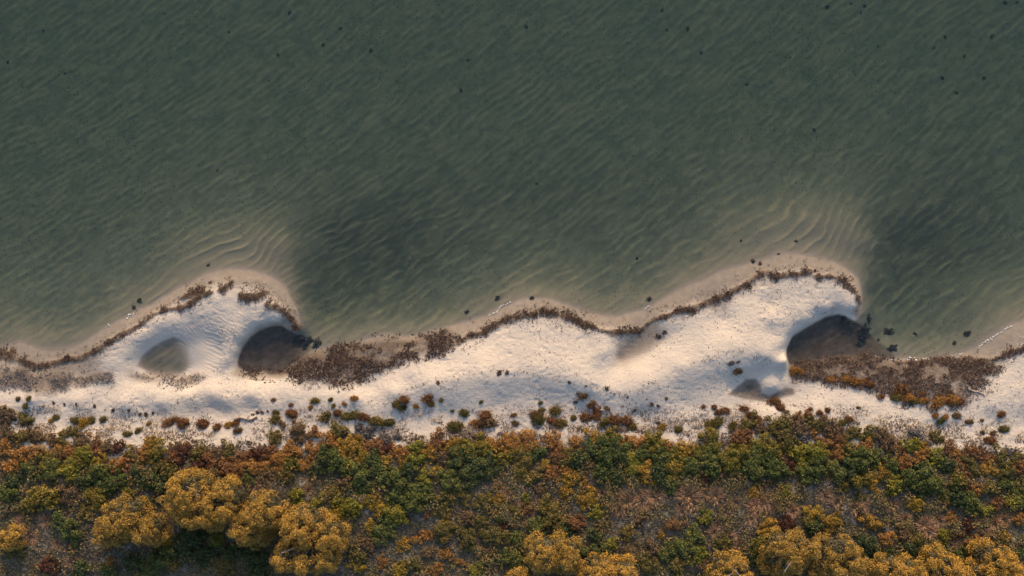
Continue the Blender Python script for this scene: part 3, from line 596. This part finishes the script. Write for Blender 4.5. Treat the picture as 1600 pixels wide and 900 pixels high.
STRAW = '409 757 11|396 760 9|482 767 8|484 752 6|957 767 10|981 785 13|968 795 11|1005 783 14|1020 778 13|1032 772 10|942 770 8|1061 769 9|1077 776 15|1085 790 12|1066 798 9|1103 770 10|1119 776 12|1136 800 9|1122 822 8|1140 839 10|1157 856 9|1118 832 9|1194 785 15|1210 780 13|1180 792 12|1225 790 11|1240 800 10|1340 795 12|1350 786 10|1395 790 10|1416 811 9|1470 814 10|1447 822 13|1455 832 11|1556 819 11|1570 812 10|1535 826 10|1489 851 9|1385 848 9|45 838 12|35 818 11|70 815 10|55 800 9|90 850 10|110 880 9|780 762 9|795 772 8|806 790 7|845 780 8|830 805 7|790 845 7|1290 775 9|1585 800 9|1310 785 9|1175 810 9|1150 785 9'
for i, row in enumerate(STRAW.split('|')):
    px, py, r_ = map(float, row.split()); rm = r_*M*1.1; X, Y, z = wpos(px, py, rm*.3)
    o = link('grass_tuft', ST[i % 4], None, TM['st'], (X, Y, z-.02), random.uniform(-.7, .7), (rm, rm, rm*.6))
    pend(o, px, py, ('small' if r_ < 10 else 'wide')+' straw-coloured grass tuft', 'grass tuft', 'dry grass tufts in the scrub')

# ------------------------------------------------------------------ uncountable ground cover of the dune
def scatter_mask(k, x0, x1, y0, y1, fn, rg):
    px = x0+(x1-x0)*rg.random(k); py = y0+(y1-y0)*rg.random(k); keep = rg.random(k) < fn(px, py); return px[keep], py[keep]
def flat_world(px, py):
    return np.stack([(px-800)*M, (450-py)*M, ground(px, py)], 1)
rg = np.random.default_rng(21)
inveg = lambda px, py: sstep(-4, 18, sdpoly(VEG, px, py)+26*(fbm(px, py, 22, 51)-.5))
px, py = scatter_mask(230000, -140, 1740, 660, 1060, lambda a, b: inveg(a, b)*sstep(.36, .56, fbm(a, b, 60, 203)), rg)
p = flat_world(px, py); k = len(p)
az = math.radians(118)+1.5*(fbm(px, py, 90, 207)-.5)*4+rg.normal(size=k)*.45; tl = .35+.5*rg.random(k)
d = np.stack([np.cos(az)*np.cos(tl), np.sin(az)*np.cos(tl), np.sin(tl)], 1); ln = (.16+.26*rg.random(k))[:, None]
s = unit(np.cross(d, rdir(rg, k)))*(.011+.012*rg.random(k))[:, None]
v = np.stack([p, p+d*ln*.5+s, p+d*ln-np.array([0, 0, .3])*ln*.4, p+d*ln*.5-s], 1).reshape(-1, 3)
dry = leaf_mat('dry_grass', [(.069,.060,.048),(.155,.132,.106),(.253,.207,.161),(.414,.270,.161)], .1)
tag(link('dry_grass', mesh_np('dry_grass', v, np.arange(4*k).reshape(k, 4)), None, dry), 'grey and straw dry grass matted between the dune shrubs', 'grass', kind='stuff')
px, py = scatter_mask(330000, -140, 1740, 664, 1060, lambda a, b: inveg(a, b)*(.30+.70*sstep(.62, .44, fbm(a, b, 60, 203))), rg)
p = flat_world(px, py); k = len(p); p[:, 2] += .45*rg.random(k)**.6*sstep(.25, .9, vnoise(px, py, 13, 211))
nn = unit(rdir(rg, k)*.8+np.array([0, .2, .8])); t = unit(np.cross(nn, rdir(rg, k))); b = np.cross(nn, t); s = (.05+.06*rg.random(k))[:, None]
v, f = quads(p, t*s, b*s*.55, .3)
cov = leaf_mat('ground_cover', [(.027,.035,.018),(.069,.077,.027),(.119,.110,.037),(.237,.156,.050),(.163,.088,.044),(.088,.106,.031)], .15)
tag(link('ground_cover', mesh_np('ground_cover', v, f), None, cov), 'low dark green and brown creeping plants under the shrubs', 'ground cover', kind='stuff')

# ------------------------------------------------------------------ seaweed wrack, litter and debris (flakes and ribbons)
def flakes(rg, px, py, s0, s1, lift, asp=.34, tilt=.38):
    p = flat_world(px, py); k = len(p); p[:, 2] += .01+lift*rg.random(k)
    nn = unit(rdir(rg, k)*tilt+np.array([0, 0, 1.])); t = unit(np.cross(nn, rdir(rg, k))); b = np.cross(nn, t); s = (s0+(s1-s0)*rg.random(k)**2)[:, None]
    return quads(p, t*s, b*s*asp, .6)
wr_mat = leaf_mat('seaweed_wrack', [(.020,.014,.011),(.048,.029,.020),(.098,.056,.037),(.19,.115,.075)], .05, .7)
wr_mid = leaf_mat('matted_weed', [(.022,.015,.012),(.055,.035,.025),(.12,.074,.049),(.25,.155,.10)], .05, .75)
wr_grey = leaf_mat('bleached_wrack', [(.04,.035,.035),(.10,.085,.08),(.22,.19,.175),(.34,.28,.23)], .05, .7)
def line_stuff(name, lines, w, per, label, mat, seed, s0=.035, s1=.125, lift=.06):
    rg = np.random.default_rng(seed); X_, Y_ = [], []
    for Pl in lines:
        for (ax, ay), (bx_, by_) in zip(Pl[:-1], Pl[1:]):
            L_ = math.hypot(bx_-ax, by_-ay); k = int(L_*per); t = rg.random(k); nx_, ny_ = -(by_-ay)/L_, (bx_-ax)/L_
            X0, Y0 = ax+(bx_-ax)*t, ay+(by_-ay)*t
            dens_ = sstep(.38, .60, fbm(X0, Y0, 12, seed)); cl = np.where(rg.random(k) < .62, 0, np.where(rg.random(k) < .5, 5.5, -5.0))
            off = rg.normal(size=k)*w*(.25+.75*dens_)*(.6+.9*vnoise(X0, Y0, 30, seed+2))+13*(fbm(X0, Y0, 22, seed+4, 2)-.5)+cl*vnoise(X0, Y0, 40, seed+6)
            kp = rg.random(k) < .10+.90*dens_; X_.append((X0+nx_*off)[kp]); Y_.append((Y0+ny_*off)[kp])
    X_ = np.concatenate(X_); Y_ = np.concatenate(Y_)
    X_, Y_ = X_-14*(fbm(X_, Y_, 60, 5)-.5), Y_-14*(fbm(X_, Y_, 60, 9)-.5)
    v, f = flakes(rg, X_, Y_, s0, s1, lift)
    tag(link(name, mesh_np(name, v, f), None, mat), label, 'seaweed', kind='stuff')
def mat_stuff(name, Pm, per, label, mat, seed, lift=.06):
    rg = np.random.default_rng(seed); a = np.array(Pm); k = int((np.ptp(a[:, 0])+30)*(np.ptp(a[:, 1])+30)*per)
    px, py = scatter_mask(k, a[:, 0].min()-15, a[:, 0].max()+15, a[:, 1].min()-15, a[:, 1].max()+15,
        lambda x, y: sstep(-9, 8, sdpoly(Pm, x, y)+14*(fbm(x, y, 18, seed)-.5))*sstep(.32, .55, fbm(x*.5, y, 11, seed+5)), rg)
    v, f = flakes(rg, px, py, .03, .14, lift, .36)
    tag(link(name, mesh_np(name, v, f), None, mat), label, 'seaweed', kind='stuff')
line_stuff('seaweed_wrack', [W_L], 3.4, 13, 'brown seaweed strand line along the left spit seaward edge', wr_mat, 601)
line_stuff('seaweed_wrack', W_L2, 3.8, 14, 'broken seaweed strand line over the left spit tip', wr_mat, 602)
line_stuff('seaweed_wrack', [W_M]+W_M2[:2], 3.3, 14, 'long brown seaweed strand line along the middle sand point', wr_mat, 603)
line_stuff('seaweed_wrack', W_M2[2:], 4.0, 15, 'ragged brown seaweed strand line round the right spit tip', wr_mat, 604)
line_stuff('seaweed_wrack', [W_R], 3.2, 12, 'seaweed strand line running to the right picture edge', wr_mat, 605)
line_stuff('seaweed_scraps', [W_L, W_M, W_R]+W_L2+W_M2, 10, 1.1, 'loose seaweed scraps scattered either side of the strand lines', wr_mat, 606, .03, .12, .04)
off = lambda Pl, d: [(x, y+d) for (x, y) in Pl]
line_stuff('seaweed_scraps', [off(W_L, 10), off(W_M, 11), off(W_R, 9), off(W_L, -11)]+[off(q, 12) for q in W_M2]+[off(q, -13) for q in W_M2+W_L2], 3.2, 1.5, 'faint broken lines of older weed beside the main strand lines', wr_mid, 607, .025, .10, .03)
mat_stuff('seaweed_mat', MAT_M, 1.2, 'broad brown seaweed mat right of the left dark pool', wr_mid, 611)
mat_stuff('seaweed_mat', MAT_R, 1.1, 'broad seaweed mat below the right dark pool', wr_mid, 612)
mat_stuff('seaweed_mat', MAT_L, .55, 'grey bleached seaweed mat at the left picture edge', wr_grey, 613, .08)
mat_stuff('seaweed_mat', MAT_L2, .5, 'thin grey seaweed patch below the enclosed wet basin', wr_grey, 614, .06)
mat_stuff('bleached_wrack', [(480,585),(560,575),(640,556),(700,545),(640,568),(590,585),(545,604),(480,600)], .3, 'bleached wrack along the landward side of the middle mat', wr_grey, 615, .06)
mat_stuff('bleached_wrack', [(1250,588),(1340,590),(1440,596),(1530,592),(1545,605),(1520,628),(1440,612),(1340,606)], .3, 'bleached wrack and twigs on the right seaweed mat', wr_grey, 616, .06)
line_stuff('beach_litter', [[(60,628),(130,632),(180,641),(240,646),(262,640)],[(268,636),(300,622),(312,620)],[(480,626),(560,626),(610,622),(650,612)],[(640,606),(676,597),(715,590),(754,581),(800,579),(838,582),(885,584),(915,592),(950,607),(980,618)],[(930,603),(950,611),(985,617),(1000,600),(1065,573),(1109,556),(1136,549),(1156,549),(1173,556),(1200,566)],[(1520,640),(1560,636),(1600,630)]], 2.6, .8, 'thin line of dark seaweed scraps along the upper beach', wr_mat, 621, .035, .11, .03)
rg = np.random.default_rng(629)
px, py = scatter_mask(20000, -60, 1660, 440, 700, lambda x, y: sstep(.1, .3, ground(x, y))*sstep(.42, .68, fbm(x, y, 34, 643))*.8, rg); v, f = flakes(rg, px, py, .018, .075, .02, .5)
tag(link('beach_specks', mesh_np('beach_specks', v, f), None, wr_mat), 'tiny dark scraps of weed and twig dotted over the sand', 'debris', kind='stuff')
rg = np.random.default_rng(631)
top = [q for q in VEG if 600 < q[1] < 800]
def deb(x, y): return sstep(46, 4, dline(top, x, y-4))*sstep(.44, .62, fbm(x*.6, y, 20, 641))
px, py = scatter_mask(110000, -60, 1660, 640, 730, deb, rg); v, f = flakes(rg, px, py, .04, .16, .06, .25)
def creep(x, y): return sstep(76, 2, dline(top, x, y-2))*sstep(.44, .58, fbm(x*.55, y*1.1, 15, 651))
qx, qy = scatter_mask(190000, -60, 1660, 628, 740, creep, rg)
p = flat_world(qx, qy); k = len(p); p[:, 2] += .02+.26*rg.random(k)*sstep(.5, .75, fbm(qx*.55, qy*1.1, 17, 651))
nn = unit(rdir(rg, k)*.9+np.array([0, .2, .7])); t = unit(np.cross(nn, rdir(rg, k))); b = np.cross(nn, t); sz = (.03+.05*rg.random(k))[:, None]
v2, f2 = quads(p, t*sz, b*sz*.5, .3)
scr = leaf_mat('creeping_scrub', [(.049,.031,.020),(.119,.063,.031),(.210,.112,.045),(.154,.119,.042),(.280,.161,.063)], .15)
tag(link('creeping_scrub', mesh_np('creeping_scrub', v2, f2), None, scr), 'low rusty scrub creeping from the dune onto the sand', 'scrub', kind='stuff')
tag(link('dune_debris', mesh_np('dune_debris', v, f), None, wr_mat), 'dark twigs and dead seaweed strewn at the scrub edge', 'debris', kind='stuff')

# ------------------------------------------------------------------ single seaweed clumps
WEED = '''218 470 7|209 481 5|777 467 6|831 466 6|730 488 5|1015 468 7|996 404 4|1158 377 3|1244 377 4|467 528 12|444 519 9|494 537 11|478 542 11|484 531 8|1389 519 10|1357 498 8|1350 518 15|1345 534 13|1330 508 9|1393 544 10|1318 497 8|1372 532 4|1511 522 8|1491 537 5|1430 522 5|838 287 4
258 22 3|68 48 4|12 97 5|102 115 4|434 85 4|505 70 5|532 44 5|579 78 5|732 94 5|720 140 5|452 20 6|358 50 4|340 267 4|420 127 3|1035 15 5|822 42 6|1075 45 6|1042 47 4|1096 82 5|1167 132 5|1272 202 5|1330 6 4|1352 9 5|1345 20 4|1372 72 4|1477 57 5|1550 57 6|1570 4 6|1590 4 5|1507 87 5|1472 122 6|1537 122 5|1495 145 5|1460 75 4|1235 90 4|1292 10 6
105 561 8|1177 409 5|1188 412 5|1217 397 3|1258 421 4|1273 424 4|328 442 4|312 448 3|325 415 4|84 630 4|101 632 4|119 631 3|148 634 4|177 641 5|202 641 4|219 648 4|228 647 5|239 645 4|396 648 4|403 645 5|410 644 4|418 642 3|1019 631 5|1028 634 4|991 641 4|1153 566 4|889 597 4|948 608 5|916 603 3|981 620 3|780 582 6|792 583 5|1038 519 6|1030 526 6|685 598 5'''
wd = leaf_mat('dark_weed', [(.014,.018,.018),(.024,.030,.028),(.040,.042,.034)], .05, .6)
wd_deep = leaf_mat('deep_weed', [(.030,.038,.036),(.040,.050,.046),(.055,.062,.052)], .05, .6)
WP = []
for j in range(5):
    rg = np.random.default_rng(700+j); k = 170; a = rg.random(k)*6.283; q = np.sqrt(rg.random(k))*(.6+.4*np.sin(a*2+j)*np.sin(a*3+2*j))
    c_ = np.stack([np.cos(a)*q, np.sin(a)*q*.85, .03+.38*rg.random(k)*(1-q*.7)], 1); nn = unit(rdir(rg, k)*.8+np.array([0, 0, 1.])); t = unit(np.cross(nn, rdir(rg, k))); b = np.cross(nn, t); s = (.1+.16*rg.random(k))[:, None]
    WP.append(mesh_np('seaweed_clump', *quads(c_, t*s, b*s*.4, .5)))
WM = [(40,60,'the upper left corner'),(420,60,'the upper-left-of-centre water'),(800,60,'the upper-centre water'),(1180,60,'the upper-right-of-centre water'),(1560,60,'the upper right corner'),(800,300,'the mid-water')]+LM
for i, row in enumerate(WEED.replace('\n', '|').split('|')):
    px, py, r_ = map(float, row.split()); rm = r_*M*(.8 if py < 330 else 1.05); X, Y, z = wpos(px, py)
    wetp = z < 0
    o = link('seaweed_clump', WP[i % 5], None, (wd_deep if py < 330 else wd) if wetp else wr_mat, (X, Y, z-.01), random.random()*6.28, (rm*1.15, rm*.95, rm*.7))
    sz = 'tiny' if r_ < 4.5 else 'small' if r_ < 6.5 else 'big'
    o['category'] = 'seaweed'; o['group'] = 'seaweed clumps in the water' if wetp else 'seaweed clumps on the sand'
    PEND.append((o, px, py, f'{sz} '+('dark underwater seaweed' if wetp else 'brown seaweed clump on sand')+' '+where(px, py, WM if wetp else LM)))

# ------------------------------------------------------------------ foam and driftwood
fm, nt, N, L = new_mat('sea_foam')
p_ = N.new('ShaderNodeBsdfPrincipled'); p_.inputs['Base Color'].default_value = (.46,.45,.41,1); p_.inputs['Roughness'].default_value = .9
ou = N.new('ShaderNodeOutputMaterial'); L.new(p_.outputs[0], ou.inputs[0])
def foam(path, w_, label, seed):
    rg = np.random.default_rng(seed); v, f = [], []; pl = dens(path, 1.6)
    for (x, y) in pl:
        for _ in range(2):
            if rg.random() < .12: continue
            qx, qy = x+rg.normal()*w_*.42, y+rg.normal()*w_*.34; r_ = (.3+.8*rg.random())*w_*M*.42; z = max(0, float(ground(qx, qy)))+.012; o = len(v)
            for ring, (rr, hh) in enumerate(((1, 0), (.72, .5), (.3, .8))):
                for i in range(7):
                    a = i*6.283/7+ring*.3; w2 = r_*rr*(.75+.5*rg.random()); v.append(((qx-800)*M+math.cos(a)*w2*1.3, (450-qy)*M+math.sin(a)*w2, z+hh*min(r_, .08)))
            for ring in (0, 1):
                for i in range(7):
                    j = (i+1) % 7; f.append((o+ring*7+i, o+ring*7+j, o+ring*7+7+j, o+ring*7+7+i))
            f.append((o+14, o+16, o+18, o+20)); f.append((o+14, o+15, o+16, o+16)) if False else None
    me = mesh_np('sea_foam', v, f, True); tag(link('sea_foam', me, None, fm), label, 'foam', 'foam scraps along the waterline')
foam([(197,497),(203,493),(208,490)], 2.6, 'small white foam scrap on the left spit waterline', 801)
foam([(166,512),(171,508)], 2.2, 'tiny pale foam scrap, leftmost on the left spit waterline', 802)
foam([(764,493),(776,487),(784,479),(790,475),(798,472)], 2.0, 'thin white foam streak at the middle sand point waterline', 803)
foam([(1007,483),(1013,480)], 2.4, 'small white foam scrap between the middle point and right spit', 804)
foam([(1366,556),(1376,560),(1388,561),(1398,562)], 1.9, 'thin white foam streak beside the right dark pool mouth', 805)
foam([(1418,561),(1426,559),(1432,562)], 3.2, 'thick white foam lump on the shore of the right bay', 806)
foam([(1444,561),(1450,560)], 2.4, 'small foam lump just right of the thick foam lump', 807)
foam([(1492,554),(1504,552)], 1.8, 'faint foam streak in the right bay below the long streak', 808)
foam([(1528,543),(1538,535),(1552,527),(1566,517),(1582,508)], 2.2, 'long pale foam streak near the right picture edge', 809)
def driftwood(path, r0, label, seed, mat):
    rg = np.random.default_rng(seed); q = []
    for (x, y) in path:
        X, Y, z = wpos(x, y); q.append(np.array([float(X), float(Y), float(z)+r0*.6]))
    segs = [(a, b, r0*(1-.6*i/len(q)), r0*(1-.6*(i+1)/len(q))) for i, (a, b) in enumerate(zip(q[:-1], q[1:]))]
    for i in range(3):
        j = rg.integers(0, len(q)-1); d = rg.normal(size=3)*.35; d[2] = abs(d[2])*.3; segs.append((q[j], q[j]+d, r0*.45, r0*.12))
    v, f = tubes(segs, 7); tag(link('driftwood', mesh_np('driftwood', v, f, True), None, mat), label, 'driftwood', 'driftwood on the beach')
driftwood([(367,655),(376,652),(386,654),(393,656),(402,651)], .13, 'dark brown driftwood log below the shaded sand hollow', 901, bark)
driftwood([(1512,606),(1520,611),(1528,612),(1538,617)], .07, 'pale forked driftwood branch on the right seaweed mat', 902, pale_bark)
driftwood([(930,634),(936,640),(946,641),(952,637)], .08, 'brown driftwood branch among tussocks below the middle crest', 903, bark)
flush()
